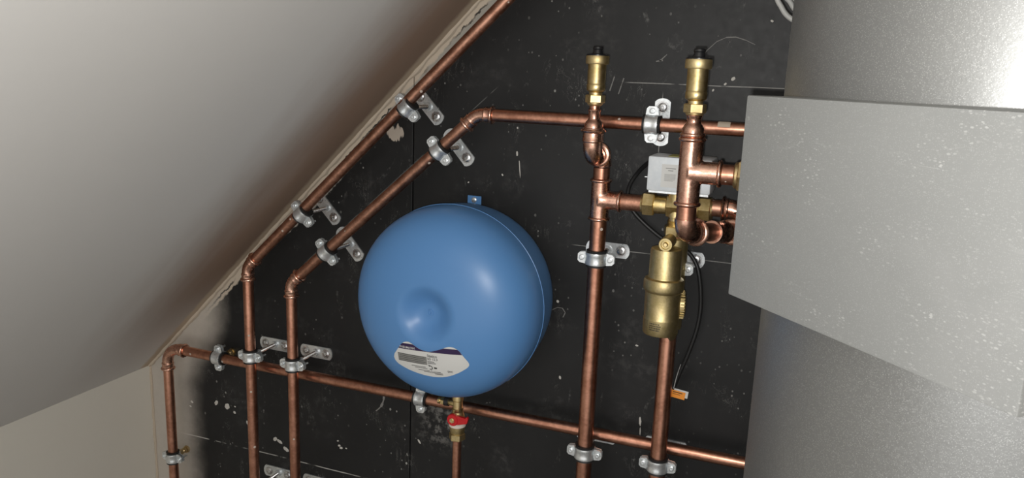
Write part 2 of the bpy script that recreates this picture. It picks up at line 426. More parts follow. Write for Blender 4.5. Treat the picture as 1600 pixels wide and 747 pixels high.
def tee(parent, c, axis, branch, r, half, bl, name='tee'):
    """press tee: body and branch fused with a soft saddle, rolled beads on the three ends"""
    core = MB()
    core.lathe([(-half, r * 1.14), (half, r * 1.14)], c, axis, 40)
    core.lathe([(0, r * 1.12), (bl, r * 1.12)], c, branch, 40)
    for k in range(1, 5): core.lathe([(0, r * (1.12 + .05 * k)), (r * (1.75 - .16 * k), r * 1.10)], c, branch, 40)
    tmp = core.build('tee_core', 'copper_bright', None)
    md = tmp.modifiers.new('fuse', 'REMESH'); md.mode = 'VOXEL'; md.voxel_size = .0012
    sm = tmp.modifiers.new('soften', 'SMOOTH'); sm.iterations = 14; sm.factor = .5
    dg = bpy.context.evaluated_depsgraph_get(); me = tmp.evaluated_get(dg).to_mesh()
    m = MB(); m.add([v.co.copy() for v in me.vertices], [tuple(p.vertices) for p in me.polygons])
    old = tmp.data; bpy.data.objects.remove(tmp); bpy.data.meshes.remove(old)
    def end(e): return [(e - .0062, r * 1.08), (e - .0052, r * 1.26), (e - .0028, r * 1.36), (e - .0006, r * 1.28), (e + .0006, r * 1.05)]
    for d, e in ((V(axis), half), (-V(axis), half), (V(branch), bl)): m.lathe(end(e), c, d, 32)
    return m.build(name, 'copper_bright', parent, ang=60)

RA = .011; RB = .014
YA = -.085
# run A: from above the frame down the slope and straight down
gA = 'copper pipe runs'
A0 = V((-.46, YA, 1.729 + .05 * .9556)); Ac = V((-1.082, YA, 1.183)); dA = unit((-.563, 0, -.538))
A0 = Ac - dA * 1.25
A = thing('copper_pipe', 'outermost copper pipe hugging the sloped ceiling, then dropping vertically', 'pipe', (-1.082, YA, .25), gA)
_, t1, t2 = elbow(A, Ac, dA, (0, 0, -1), RA, .030, .017)
straight(A, A0, Ac - dA * (t1 - .010), RA, 'copper_dull'); straight(A, Ac + V((0, 0, -t2 + .010)), (-1.082, YA, .25), RA)
# run B
B = thing('copper_pipe', 'copper pipe over the blue vessel: level from the tank, sloping, then vertical', 'pipe', (-.9735, YA, .25), gA)
Bc1 = V((-.567, YA, 1.5255)); Bc2 = V((-.9735, YA, 1.162)); dB = unit(Bc2 - Bc1)
_, a1, a2 = elbow(B, Bc1, (-1, 0, 0), dB, RA, .034, .018)
_, b1, b2 = elbow(B, Bc2, dB, (0, 0, -1), RA, .030, .017)
straight(B, (.20, YA, 1.5255), Bc1 + V((a1 - .01, 0, 0)), RA)
straight(B, Bc1 + dB * (a2 - .01), Bc2 - dB * (b1 - .01), RA, 'copper_dull')
straight(B, Bc2 - V((0, 0, b2 - .01)), (-.9735, YA, .25), RA)
m = MB(); vv = []; ff = []
for i in range(9):
    x_ = -.1505 + .0195 * i / 8; sp_ = 1.0 - .25 * abs(i / 4 - 1) ** 3
    for j in range(7):
        an = math.radians(15 + sp_ * 75 * j / 6)
        vv.append((x_, YA - (RA + .0003) * math.cos(an), 1.5255 + (RA + .0003) * math.sin(an)))
for i in range(8):
    for j in range(6): ff.append((i*7+j, (i+1)*7+j, (i+1)*7+j+1, i*7+j+1))
m.add(vv, ff); pp_ = m.build('plaster_patch', 'filler', B); pp_['label'] = 'pale smear of plaster on the pipe'
# run C
YC = -.045
Cp = thing('copper_pipe', 'lowest copper pipe, rising in the corner and running level behind the others', 'pipe', (-1.354, YC, .25), gA)
Cc = V((-1.354, YC, .948))
_, c1, c2 = elbow(Cp, Cc, (0, 0, 1), (1, 0, 0), RA, .036, .018)
straight(Cp, (-1.354, YC, .25), Cc - V((0, 0, c1 - .01)), RA); straight(Cp, Cc + V((c2 - .01, 0, 0)), (.12, YC, .948), RA)

# run D: riser with tee, swan neck and vent socket
YD = -.08; XD = -.337; YD2 = -.140
D = thing('copper_pipe', 'thick copper riser with a tee and swan neck left of the brass separator', 'pipe', (XD, YD, .25), gA)
tee(D, (XD, YD, 1.393), (0, 0, 1), (1, 0, 0), RB, .036, .038)
straight(D, (XD, YD, .25), (XD, YD, 1.37), RB)
straight(D, (XD + .025, YD, 1.393), (-.255, YD, 1.393), RB, 'copper_dull', 'branch_pipe')
straight(D, (XD, YD, 1.41), (XD, YD, 1.448), RB)
elbow(D, (XD, YD, 1.472), (0, 0, 1), (0, -1, 0), RB, .021, .010, s_in=.0001, s_out=.009)
_, e1, e2 = elbow(D, (XD - .002, YD2, 1.470), (0, -1, 0), (0, 0, 1), RB, .024, .022, s_in=.0)
def reducer(parent, x, y, z0, z1, r0, r1, ztop):
    m = MB(); m.lathe([(z0 - .004, r0 * 1.08), (z0 - .0035, r0 * 1.18), (z0 - .001, r0 * 1.26), (z0 + .0015, r0 * 1.18), (z0 + .002, r0 * 1.08), (z0 + .008, r0 * 1.06), (z0 + .011, r0 * .95), (z0 + .0135, r1 * 1.32), (z0 + .015, r1 * 1.15),
                       (z0 + .017, r1 * 1.1), (z1 - .004, r1 * 1.1), (z1 - .003, r1 * 1.22), (z1 - .001, r1 * 1.25), (z1, r1 * 1.12)], (x, y, 0), (0, 0, 1), 32)
    m.build('reducer', 'copper_bright', parent, ang=50)
    straight(parent, (x, y, z1 - .01), (x, y, ztop), r1)
reducer(D, XD - .002, YD2, 1.516, 1.548, RB, .0085, 1.562)

# run F: front riser on the tank's flow with tee, U-bend back to the valve
XF = -.162; YF = -.27
F = thing('copper_pipe', 'shiny copper tee riser in front of the valve, joining the tank', 'pipe', (XF, YF, 1.39), gA)
tee(F, (XF, YF, 1.474), (0, 0, 1), (1, 0, 0), RB, .048, .044)
straight(F, (XF + .03, YF, 1.474), (-.085, YF, 1.474), RB, name='branch_pipe')
reducer(F, XF, YF, 1.526, 1.553, RB, .0088, 1.565)
Q2 = V((XF, YF, 1.388)); Q1 = V((-.100, YD, 1.362)); dU = unit(Q1 - Q2)
_, f1, f2 = elbow(F, Q2, (0, 0, -1), dU, RB, .022, .020, s_in=.0001)
straight(F, (XF, YF, 1.44), Q2 + V((0, 0, .015)), RB)
_, g1, g2 = elbow(F, Q1, dU, (0, 0, 1), RB, .022, .018, s_out=.010)
straight(F, Q2 + dU * (f2 - .008), Q1 - dU * (g1 - .008), RB, 'copper_dull')
# coupling half way
mid = Q2.lerp(Q1, .56); m = MB(); r = RB
m.lathe([(-.024, r*1.1), (-.0235, r*1.24), (-.021, r*1.28), (-.019, r*1.14), (.019, r*1.14), (.021, r*1.28), (.0235, r*1.24), (.024, r*1.1)], mid, dU, 32)
m.build('coupling', 'copper_bright', F, ang=50)
elbow(F, (-.100, YD, 1.397), (1, 0, 0), (0, 0, -1), RB, .022, .012, s_in=.012, s_out=.0)
straight(F, (-.155, YD, 1.397), (-.125, YD, 1.397), RB, 'copper_dull')
m = MB(); m.hexa((-.083, YF, 1.474), (1, 0, 0), -.014, .010, .0225, PI/6); m.lathe([(.008, .0165), (.072, .0165)], (-.083, YF, 1.474), (1, 0, 0), 24); m.lathe([(-.019, .0155), (-.017, .018), (-.013, .0185)], (-.083, YF, 1.474), (1, 0, 0), 24)
m.build('union_nut', 'brass_dull', F, ang=25)

# run E: below the separator
XE = -.203
E_ = thing('copper_pipe', 'thick copper pipe dropping from the bottom of the brass separator', 'pipe', (XE, YD, .25), gA)
straight(E_, (XE, YD, .25), (XE, YD, 1.345), RB)
# vessel feed
XV = -.583; YV = -.105
Vp = thing('copper_pipe', 'short copper pipe below the red-handled valve of the vessel', 'pipe', (XV, YV, .25), gA)
straight(Vp, (XV, YV, .25), (XV, YV, .925), .0085)

# ---------------------------------------------------------------- pipe clamps
cache = {}
def clamp_meshes(r, off, plate):
    key = (r, off, plate)
    if key in cache: return cache[key]
    out = []; y0 = -off
    def arc(R, a0, a1, n): return [(R * math.cos(a0 + (a1 - a0) * i / n), R * math.sin(a0 + (a1 - a0) * i / n)) for i in range(n + 1)]
    def half(sgn):
        # one half of the strap: pressed band with raised edges, ending in two ears
        m = MB(); g = .0022; Ri = r + .0032; n = 14
        prof = [(-.0105, Ri + .0002), (-.0105, Ri + .0022), (-.0075, Ri + .0028), (-.0045, Ri + .0018), (.0045, Ri + .0018), (.0075, Ri + .0028), (.0105, Ri + .0022), (.0105, Ri + .0002)]
        a0 = math.asin(g / Ri); a1 = PI - a0; vs = []; fs = []
        for i in range(n + 1):
            a = a0 + (a1 - a0) * i / n
            for z, R in prof: vs.append((R * math.cos(a), y0 + sgn * R * math.sin(a), z))
        k = len(prof)
        for i in range(n):
            for j in range(k): fs.append((i*k + j, i*k + (j+1) % k, (i+1)*k + (j+1) % k, (i+1)*k + j))
        fs.append(tuple(range(k))); fs.append(tuple(n*k + j for j in range(k)))
        m.add(vs, fs)
        for s in (-1, 1):
            x0 = r + .0028; x1 = r + .0185; hw = .0092; c = .0035
            o = [(x0, -.0105), (x0 + .004, -.0105), (x1 - c, -hw), (x1, -hw + c), (x1, hw - c), (x1 - c, hw), (x0 + .004, .0105), (x0, .0105)]
            m.prism([(s * a, y0 + sgn * g, b) for a, b in o], (0, sgn * .0024, 0))
        return m
    out.append(('strap', half(-1), 'zinc', None)); out.append(('strap', half(1), 'zinc', None))
    m = MB(); m.sweep([(0, y0, z) for z in (-.0150, -.0145, -.0118, .0118, .0145, .0150)], [r + .0008, r + .0042, r + .0030, r + .0030, r + .0042, r + .0008], 32)
    out.append(('rubber_lining', m, 'rubber', None))
    for s in (-1, 1):
        m = MB(); xs = s * (r + .0112)
        m.lathe([(0, .0042), (.0012, .0048), (.0030, .0046), (.0034, .0040), (.0034, .0026), (.0018, .0022)], (xs, y0 - .0046, 0), (0, -1, 0), 16)
        m.lathe([(0, .0024), (.0235, .0024), (.025, .0012)], (xs, y0 - .004, 0), (0, 1, 0), 10)
        out.append(('clamp_screw', m, 'zinc', None))
    m = MB(); Rn = r + .005
    m.hexa((0, y0, 0), (0, 1, 0), Rn - .001, Rn + .011, .0080, PI/6)
    out.append(('nut', m, 'zinc' if plate else 'brass_dull', None))
    m = MB(); L = off - Rn - .004; k = max(4, int(L / .0014)); pr = []
    for i in range(k): pr += [(Rn + .004 + L * i / k, .0040), (Rn + .004 + L * (i + .5) / k, .0034)]
    pr += [(off - .0015, .0040)]
    m.lathe(pr, (0, y0, 0), (0, 1, 0), 14); out.append(('threaded_rod', m, 'steel' if plate else 'brass_dull', None))
    if plate:
        L = .041; hw = .0135; y1 = -.0003; o = []
        for a in range(-60, 61, 20): o.append((L - hw*.9 + hw * .9 * math.cos(math.radians(a)), hw * math.sin(math.radians(a)) / math.sin(math.radians(60))))
        o = o + [(-a, -b) for a, b in o]
        m = MB(); m.prism([(a, y1, b) for a, b in o], (0, -.0028, 0)); 
        m.lathe([(0, .0085), (.004, .0080), (.0062, .0072), (.0062, .0045)], (0, y1 - .002, 0), (0, -1, 0), 20)
        out.append(('mounting_plate', m, 'zinc', None)); pi = len(out) - 1
        for s in (-1, 1):
            m = MB(); m.lathe([(0, .0082), (.0012, .0078), (.0026, .0050), (.0026, .0030), (.0012, .0024)], (s * .0255, y1 - .0028, 0), (0, -1, 0), 18)
            m.lathe([(0, .0105), (.0006, .0103)], (s * .0255, y1 - .0026, 0), (0, -1, 0), 20)
            out.append(('plate_screw', m, 'steel', pi))
    else:
        m = MB(); m.hexa((0, -.005, 0), (0, -1, 0), 0, .006, .0075); m.lathe([(0, .009), (.0047, .0085)], (0, -.0003, 0), (0, -1, 0), 16)
        out.append(('wall_plug', m, 'brass_dull', None))
    cache[key] = [[n_, m_, mt, p_, None] for n_, m_, mt, p_ in out]
    return cache[key]
def clamp(x, z, r, off, direction, label, plate=True, spin=0):
    t = bpy.data.objects.new('pipe_clamp', None); C.objects.link(t); t.location = (x, 0, z); t.empty_display_size = .02
    t.rotation_euler = (0, math.atan2(direction[0], direction[1]), 0)
    tag(t, label, 'clamp', 'pipe clamps on the black wall')
    made = []
    for rec in clamp_meshes(r, off, plate):
        nm, m, mt, pi, me = rec
        par = t if pi is None else made[pi]
        if me is None:
            o = m.build(nm, mt, par, True, 0, 40, local=True); rec[4] = o.data
        else:
            o = bpy.data.objects.new(nm, me); C.objects.link(o); o.parent = par
        made.append(o)
    return t
sA = (-dA.x, -dA.z); sB = (-dB.x, -dB.z); up_ = (0, 1); hz = (1, 0)
clamp(-.708, 1.530, RA, .085, sA, 'zinc pipe clamp on the ceiling-hugging sloped pipe, the upper one')
clamp(-.942, 1.309, RA, .085, sA, 'zinc pipe clamp on the ceiling-hugging sloped pipe, the lower one')
clamp(-1.082, .986, RA, .085, up_, 'zinc clamp on the outer vertical pipe where it crosses the level pipe')
clamp(-1.082, .672, RA, .085, up_, 'clamp plate of the outer vertical pipe at the bottom edge of the picture')
clamp(-.641, 1.456, RA, .085, sB, 'zinc pipe clamp on the inner sloped pipe near its upper elbow')
clamp(-.886, 1.238, RA, .085, sB, 'zinc pipe clamp on the inner sloped pipe left of the blue vessel')
clamp(-.9735, .986, RA, .085, up_, 'zinc clamp on the inner vertical pipe where it crosses the level pipe')
clamp(-.9735, .674, RA, .085, up_, 'clamp plate of the inner vertical pipe at the bottom edge of the picture')
clamp(-.256, 1.5255, RA, .085, hz, 'zinc clamp with upright plate on the top level pipe between the air vents')
clamp(-1.354, .672, RA, .045, up_, 'small zinc clamp with brass stud on the pipe in the corner', False)
clamp(-1.203, .948, RA, .045, hz, 'small zinc clamp with brass stud on the level pipe beside its elbow', False)
clamp(-.692, .948, RA, .045, hz, 'small zinc clamp on the level pipe under the blue vessel', False)
clamp(XD, 1.290, RB, .08, up_, 'zinc pipe clamp on the thick riser right of the blue vessel')
clamp(XD, .925, RB, .08, up_, 'zinc clamp low on the thick riser right of the red-handled valve')
clamp(XE, 1.290, RB, .08, up_, 'zinc pipe clamp half hidden behind the brass separator')
clamp(XE, .930, RB, .08, up_, 'zinc clamp low on the pipe below the brass separator')

# ---------------------------------------------------------------- blue expansion vessel
AX, AZ = -.585, 1.194; g0, hh, RR = .02, .225, .175; EX = 2.6; OM = .136
def vprof(r):
    u = min(r / RR, 1.0); y = OM + (g0 + hh - OM) * max(0.0, 1 - u ** EX) ** (1 / EX)
    if r < .056:
        q = min(1.0, max(0.0, (.056 - r) / .044)); y -= .022 * q * q * (3 - 2 * q)
    return y
vs_ = thing('expansion_vessel', 'round blue expansion vessel with a dimple and printed label', 'vessel', (AX, 0, AZ - RR))
m = MB(); prof = []
for i in range(31):     # nearly cylindrical rear shell
    q = math.sin(PI / 2 * (1 - i / 30)); r_ = RR * (1 - .06 * q) * max(0.0, 1 - q ** 6) ** (1 / 6)
    prof.append((OM - (OM - g0) * q, r_))
for i in range(1, 60):
    u = 1 - i / 60
    rr_ = RR * (1 - (i / 60) ** 2.2) if i < 60 else 0
    prof.append((vprof(rr_), rr_))
prof.append((vprof(0), 0.0))
m.lathe(prof, (AX, 0, AZ), (0, -1, 0), 96)
body = m.build('body', 'blue', vs_, ang=60)
m = MB(); o_ = OM - .001
m.lathe([(o_ - .0022, RR - .0015), (o_ - .0012, RR + .0009), (o_ + .0012, RR + .0009), (o_ + .0022, RR - .0015)], (AX, 0, AZ), (0, -1, 0), 96)
m.build('seam', 'blue', vs_, ang=60)
m = MB(); m.lathe([(0, .0065), (.0012, .006), (.0012, .004), (.0004, .0035), (.0004, .0018), (.0016, .0012)], (AX, -vprof(0) + .0002, AZ), (0, -1, 0), 20)
m.build('centre_boss', 'blue', vs_)
m = MB(); m.box((AX - .026, -.0225, AZ + RR - .03), (AX + .002, -.0195, AZ + RR - .0005)); m.build('hanging_tab', 'blue', vs_, False, .001)
m = MB(); m.lathe([(0, .0058), (.002, .005), (.003, .003)], (AX - .012, -.0225, AZ + RR - .0085), (0, -1, 0), 14); m.build('tab_screw', 'zinc', vs_)
m = MB(); m.box((AX - .02, -.025, AZ - .06), (AX + .02, -.0005, AZ + RR - .03)); m.build('wall_bracket', 'blue', vs_, False, .002)

# label: local (lx, lz) about the vessel axis, laid on the dome
def on(lx, lz, lift=.0006):
    return V((AX + lx, -(vprof(math.hypot(lx, lz)) + lift), AZ + lz))
def interp(tb, x):
    if x <= tb[0][0]: return tb[0][1]
    for (a, b), (c, d) in zip(tb, tb[1:]):
        if x <= c:
            t = (x - a) / (c - a); return b + (d - b) * t
    return tb[-1][1]
top = [(-.0645, -.0868), (-.0625, -.0805), (-.0585, -.0750), (-.0525, -.0665), (-.0455, -.0575), (-.0395, -.0530), (-.0325, -.0512), (-.0270, -.0520), (-.0213, -.0548), (-.0103, -.0604), (.0031, -.0629), (.0120, -.0618), (.0200, -.0590), (.0320, -.0540), (.0400, -.0500), (.0470, -.0480), (.0549, -.0489), (.0610, -.0520), (.0640, -.0545), (.0700, -.0628), (.0755, -.0700), (.0780, -.0732), (.0789, -.0762)]
bot = [(-.0645, -.0876), (-.0630, -.0928), (-.0590, -.0972), (-.0531, -.1005), (-.0347, -.1065), (-.0093, -.1107), (.0150, -.1110), (.0391, -.1062), (.0582, -.0967), (.0690, -.0892), (.0745, -.0848), (.0780, -.0808), (.0789, -.0784)]
def densify(tb):
    pts = [V((a, b, 0)) for a, b in tb]; out = []
    P = [pts[0]] + pts + [pts[-1]]
    for i in range(1, len(P) - 2):
        for k in range(6):
            t = k / 6; a, b, c, d = P[i-1], P[i], P[i+1], P[i+2]
            q = .5 * ((2*b) + (c - a)*t + (2*a - 5*b + 4*c - d)*t*t + (3*b - a - 3*c + d)*t**3); out.append((q.x, q.y))
    return sorted(out + [tb[-1]])
top = densify(top); bot = densify(bot)
def strip_mesh(x0, x1, ft, fb, nx, nz, lift):
    m = MB(); vv = []; ff = []
    for i in range(nx + 1):
        x = x0 + (x1 - x0) * i / nx; a = ft(x); b = fb(x)
        for j in range(nz + 1): vv.append(on(x, b + (a - b) * j / nz, lift))
    for i in range(nx):
        for j in range(nz): ff.append((i*(nz+1)+j, (i+1)*(nz+1)+j, (i+1)*(nz+1)+j+1, i*(nz+1)+j+1))
    return m.add(vv, ff)
label = strip_mesh(-.0645, .0789, lambda x: interp(top, x), lambda x: interp(bot, x), 90, 12, .0005).build('label', 'white', vs_, ang=80)
label['label'] = 'bean-shaped white printed label with purple band'
bu = lambda x: -.0553 + (x + .046) * .038         # band upper and lower lines
bl = lambda x: -.0665 + (x + .052) * .050
strip_mesh(-.0525, .0680, lambda x: min(bu(x), interp(top, x)), lambda x: min(bl(x), interp(top, x)), 80, 3, .0008).build('print_band', 'purple', label, ang=80)
TILT = .045
def quad_on(cx, cz, wd, ht, mat, name, lift=.0008, tilt=TILT):
    ca, sa = math.cos(tilt), math.sin(tilt); m = MB(); vv = []; nx = 8; ff = []
    for i in range(nx + 1):
        for j in range(3):
            a = (i / nx - .5) * wd; b = (j / 2 - .5) * ht
            vv.append(on(cx + a * ca - b * sa, cz + a * sa + b * ca, lift))
    for i in range(nx):
        for j in range(2): ff.append((i*3+j, (i+1)*3+j, (i+1)*3+j+1, i*3+j+1))
    m.add(vv, ff); return m.build(name, mat, label, ang=80)
def text_on(txt, cx, cz, size, mat, name, lift=.0011, tilt=TILT):
    cu = bpy.data.curves.new('txt', 'FONT'); cu.body = txt; cu.size = size; cu.resolution_u = 2; cu.offset = size * .012
    ob = bpy.data.objects.new('txt', cu); C.objects.link(ob)
    dg = bpy.context.evaluated_depsgraph_get(); me = ob.evaluated_get(dg).to_mesh()
    ca, sa = math.cos(tilt), math.sin(tilt)
    vv = [on(cx + v.co.x * ca - v.co.y * sa, cz + v.co.x * sa + v.co.y * ca, lift) for v in me.vertices]; ff = [tuple(p.vertices) for p in me.polygons]
    bpy.data.objects.remove(ob); bpy.data.curves.remove(cu)
    m = MB(); m.add(vv, ff); return m.build(name, mat, label, ang=80)
quad_on(-.0255, -.0820, .058, .0155, 'greyprint', 'print_table', .0007, .03)
for k in range(5):
    quad_on(-.0275 + .002 * (k % 2), -.0752 - .0034 * k, .053 - .002 * (k % 3), .0008, 'ink', 'print_line', .0009, .03)
text_on('Statico', .0045, -.0728, .0068, 'ink', 'lettering')
text_on('SD 12.3', .0045, -.0785, .0062, 'ink', 'lettering')
text_on('PNEUMATEX', -.0490, -.0645, .0054, 'white', 'lettering')
text_on('EAC', .0405, -.0975, .0050, 'ink', 'lettering')
for k, (a, b, wd) in enumerate(((.011, -.0815, .013), (.0125, -.0843, .015), (.007, -.0885, .004), (-.014, -.0945, .028), (-.009, -.0968, .024), (-.004, -.1005, .022), (.0015, -.1025, .012), (.0205, -.1005, .014), (.0225, -.1025, .017), (.024, -.1045, .015))):
    quad_on(a, b, wd, .0009 if k > 2 else .0012, 'ink', 'print_line', .0009)
def ring_on(cx, cz, r0, r1, a0, a1, mat, name, n=20):
    m = MB(); vv = []; ff = []
    for i in range(n + 1):
        a = a0 + (a1 - a0) * i / n
        for r in (r0, r1): vv.append(on(cx + r * math.cos(a), cz + r * math.sin(a), .0009))
    for i in range(n): ff.append((2*i, 2*i+1, 2*i+3, 2*i+2))
    m.add(vv, ff); return m.build(name, mat, label, ang=80)
ring_on(.0095, -.0930, .0026, .0040, -2.2, 2.6, 'ink', 'print_symbol'); quad_on(.0185, -.0925, .0055, .003, 'ink', 'print_symbol')
ring_on(.0105, -.1015, .0026, .0036, PI/2, PI/2 + 2*PI, 'ink', 'print_symbol', 3)

# vessel isolating valve
iv = thing('isolating_valve', 'brass isolating valve with red handle under the blue vessel', 'valve', (XV, YV, .905))
ov = (XV, YV, 0)
m = MB(); m.lathe([(.965, .0085), (.966, .0105), (.972, .0108), (.973, .0095), (.988, .0095), (.990, .0112), (1.006, .0112), (1.0125, .0105), (1.030, .0105)], ov, (0, 0, 1), 24)
m.build('connector', 'brass', iv)
m = MB(); oo = (XV, YV, .981)
m.lathe([(0, .0065), (.012, .0065), (.0135, .0058), (.021, .0058)], oo, (-1, 0, 0), 18); m.build('drain_port', 'brass', iv)
m = MB(); m.lathe([(.0185, .0062), (.0185, .0082), (.0275, .0082), (.0275, .006)], oo, (-1, 0, 0), 20); m.build('drain_gasket', 'rubber', iv)
m = MB(); m.hexa(oo, (-1, 0, 0), .0275, .0345, .0080); m.lathe([(.0345, .0048), (.0365, .0048), (.0365, .0066), (.0410, .0064)], oo, (-1, 0, 0), 16); m.build('drain_cap', 'brass', iv, ang=25)
m = MB(); m.lathe([(.907, .0095), (.909, .0125), (.911, .0128)], ov, (0, 0, 1), 24); m.hexa(ov, (0, 0, 1), .909, .922, .0160, .2); m.lathe([(.922, .0125), (.926, .0140), (.934, .0150), (.944, .0150), (.955, .0140), (.966, .0105)], ov, (0, 0, 1), 26)
m.build('valve_body', 'brass_cast', iv, ang=25)
m = MB(); m.lathe([(.937, .0155), (.9375, .0163), (.9440, .0163), (.9445, .0155)], ov, (0, 0, 1), 26); m.build('packing_ring', 'white_ring', iv)
m = MB(); yh = YV - .0165
m.lathe([(0, .0105), (.001, .0117), (.006, .0117), (.0075, .0105)], (XV, yh, .957), (0, -1, 0), 26)
m.prism([(XV - .001, yh - .001, .968), (XV + .026, yh - .001, .965), (XV + .0295, yh - .001, .969), (XV + .0315, yh - .001, .965), (XV + .029, yh - .001, .955), (XV + .012, yh - .001, .950), (XV, yh - .001, .9465)], (0, -.0055, 0))
m.build('handle', 'red', iv, ang=30)
m = MB(); m.hexa((XV, yh - .0072, .957), (0, -1, 0), 0, .003, .0052); m.lathe([(.003, .0026), (.005, .0024)], (XV, yh - .0072, .957), (0, -1, 0), 12); m.build('handle_nut', 'brass_nut', iv, ang=25)

# ---------------------------------------------------------------- air vents
def vent(x, y, z, sc, label):
    t = thing('air_vent', label, 'air vent', (x, y, z), 'brass automatic air vents')
    o = (x, y, z); S = sc
    def L(pr): return [(a * S, b * S) for a, b in pr]
    m = MB(); m.lathe(L([(-.006, .0095), (-.003, .0130), (.000, .0135)]), o, (0, 0, 1), 24); m.hexa(o, (0, 0, 1), -.001 * S, .0125 * S, .0168 * S, .30); m.lathe(L([(.0125, .0110), (.018, .0110)]), o, (0, 0, 1), 24)
    m.build('nut', 'brass_nut', t, ang=25)
    m = MB(); m.lathe(L([(.015, .0100), (.0175, .0118), (.019, .0146), (.0205, .0157), (.029, .0157), (.0305, .0148), (.0325, .0153), (.065, .0153), (.067, .0160)]), o, (0, 0, 1), 40)
    m.build('body', 'brass', t)
    m = MB(); m.lathe(L([(.0625, .0160), (.063, .0186), (.0645, .0194), (.0750, .0194), (.0768, .0184)]), o, (0, 0, 1), 40); m.build('collar', 'brass_nut', t)
    m = MB(); m.lathe(L([(.0764, .0188), (.0778, .0188), (.0792, .0105), (.0798, .0090), (.086, .0078), (.0875, .0088), (.0905, .0084), (.0915, .007)]), o, (0, 0, 1), 18); m.build('cap', 'plastic_black', t)
vent(XD - .002, YD2, 1.5585, .95, 'brass air vent with black cap on the riser right of the vessel')
vent(XF, YF, 1.5560, .93, 'larger-looking brass air vent with black cap near the grey tank box')

# ---------------------------------------------------------------- three-way valve with actuator
zv = 1.394; XB = -.206
tv = thing('motorised_valve', 'brass three-way valve with pale grey actuator box behind the copper tee', 'valve', (XB, YD, 1.345))
o = (XB, YD, zv)
m = MB()
m.lathe([(-.030, .012), (-.030, .0150), (.030, .0150), (.030, .012)], o, (1, 0, 0), 24)
m.hexa(o, (1, 0, 0), -.0165, .0165, .0195, PI/6)
m.lathe([(.0, .0165), (.021, .0165), (.022, .0140), (.027, .0140)], o, (0, 0, 1), 24)
m.lathe([(.0, .0150), (.018, .0150), (.019, .0125), (.024, .0125)], o, (0, 0, -1), 24)
for i in range(5): m.lathe([(.024 + i * .002, .0128), (.025 + i * .002, .0138), (.026 + i * .002, .0128)], o, (0, 0, -1), 24)
m.build('body', 'brass', tv, ang=25)
for s, nm in ((-1, 'union_nut'), (1, 'union_nut')):
    m = MB(); m.hexa(o, (s, 0, 0), .036, .056, .0205, PI/6); m.lathe([(.028, .0155), (.0375, .0155)], o, (s, 0, 0), 24); m.lathe([(.054, .0175), (.0585, .0160)], o, (s, 0, 0), 24)
    m.build(nm, 'brass', tv, ang=25)
m = MB(); m.hexa(o, (0, 0, -1), .033, .050, .0185, .2); m.build('union_nut', 'brass', tv, ang=25)
act = MB(); act.box((-.2515, -.118, 1.4215), (-.150, -.050, 1.4775)); act_o = act.build('actuator', 'housing', tv, True, .0035, 30)
m = MB(); m.box((-.249, -.112, 1.4175), (-.153, -.055, 1.4225)); m.build('base_plate', 'zinc', act_o, False, .0006)
m = MB(); m.box((-.2285, -.1187, 1.429), (-.172, -.1178, 1.466)); al = m.build('actuator_label', 'white', act_o, False)
for k, (x0, wd, zz) in enumerate(((-.222, .016, 1.459), (-.218, .008, 1.4555), (-.2235, .018, 1.4495), (-.2235, .018, 1.4475), (-.2235, .018, 1.4455), (-.2235, .018, 1.4435), (-.2235, .017, 1.4415), (-.2235, .014, 1.4395))):
    al_ = MB(); al_.box((x0, -.11885, zz), (x0 + wd, -.11868, zz + (.0012 if k < 2 else .0006))); q = al_.build('print_line', 'greyprint', act_o, False)
m = MB(); m.box((-.222, -.105, 1.4773), (-.19, -.065, 1.4780)); m.build('sticker', 'yellow_sticker', act_o, False)
m = MB(); m.box((-.2600, -.095, 1.4395), (-.2512, -.091, 1.4412)); m.build('manual_lever', 'zinc', act_o, False, .0003)

# ---------------------------------------------------------------- brass separator
XS = -.2075; YS = -.138
sp = thing('dirt_separator', 'cast brass dirt and air separator hanging below the three-way valve', 'separator', (XE, YD, 1.17))
o = (XS, YS, 0)
m = MB(); m.lathe([(1.191, .020), (1.192, .0272), (1.194, .0285), (1.218, .0292), (1.2195, .0283), (1.265, .0290), (1.268, .0300)], o, (0, 0, 1), 48)
m.lathe([(1.184, .0165), (1.186, .0205), (1.34, .0205), (1.343, .0165)], (XE, YD, 0), (0, 0, 1), 30)
m.box((XS - .020, YS + .012, 1.195), (XS + .020, YD, 1.262))
m.build('body', 'brass_cast', sp, ang=32)
m = MB(); m.lathe([(1.262, .0285), (1.265, .0312), (1.2685, .0325), (1.280, .0325), (1.284, .0308), (1.286, .0268)], o, (0, 0, 1), 48); m.build('flange', 'brass_cast', sp, ang=32)
m = MB(); m.lathe([(1.284, .0266), (1.288, .0256), (1.330, .0250), (1.3335, .0240), (1.3345, .0215)], o, (0, 0, 1), 48); m.build('upper_chamber', 'brass_cast', sp, ang=32)
m = MB(); zc = 1.3445
m.lathe([(1.325, .0075), (1.340, .0075)], (XS + .002, YS - .004, 0), (0, 0, 1), 20)
m.lathe([(-.022, .008), (-.021, .0105), (.018, .0112), (.020, .0102), (.020, .0075), (.0165, .0070)], (XS + .002, YS - .006, zc), (0, -1, 0), 26)
m.build('vent_head', 'brass_cast', sp, ang=32)
m = MB(); m.lathe([(.0165, .0040), (.0205, .0036), (.0215, .0028)], (XS + .002, YS - .006, zc), (0, -1, 0), 14); m.build('vent_pin', 'brass', sp)
m = MB(); pr = [(.018, .0150), (.022, .0225)]
m.lathe(pr + [(.0285, .0230), (.031, .0210), (.032, .0150)], (XS + .002, YS + .018, 1.238), (1, .25, 0), 40); capo = m.build('side_cap', 'brass_cast', sp, ang=32)
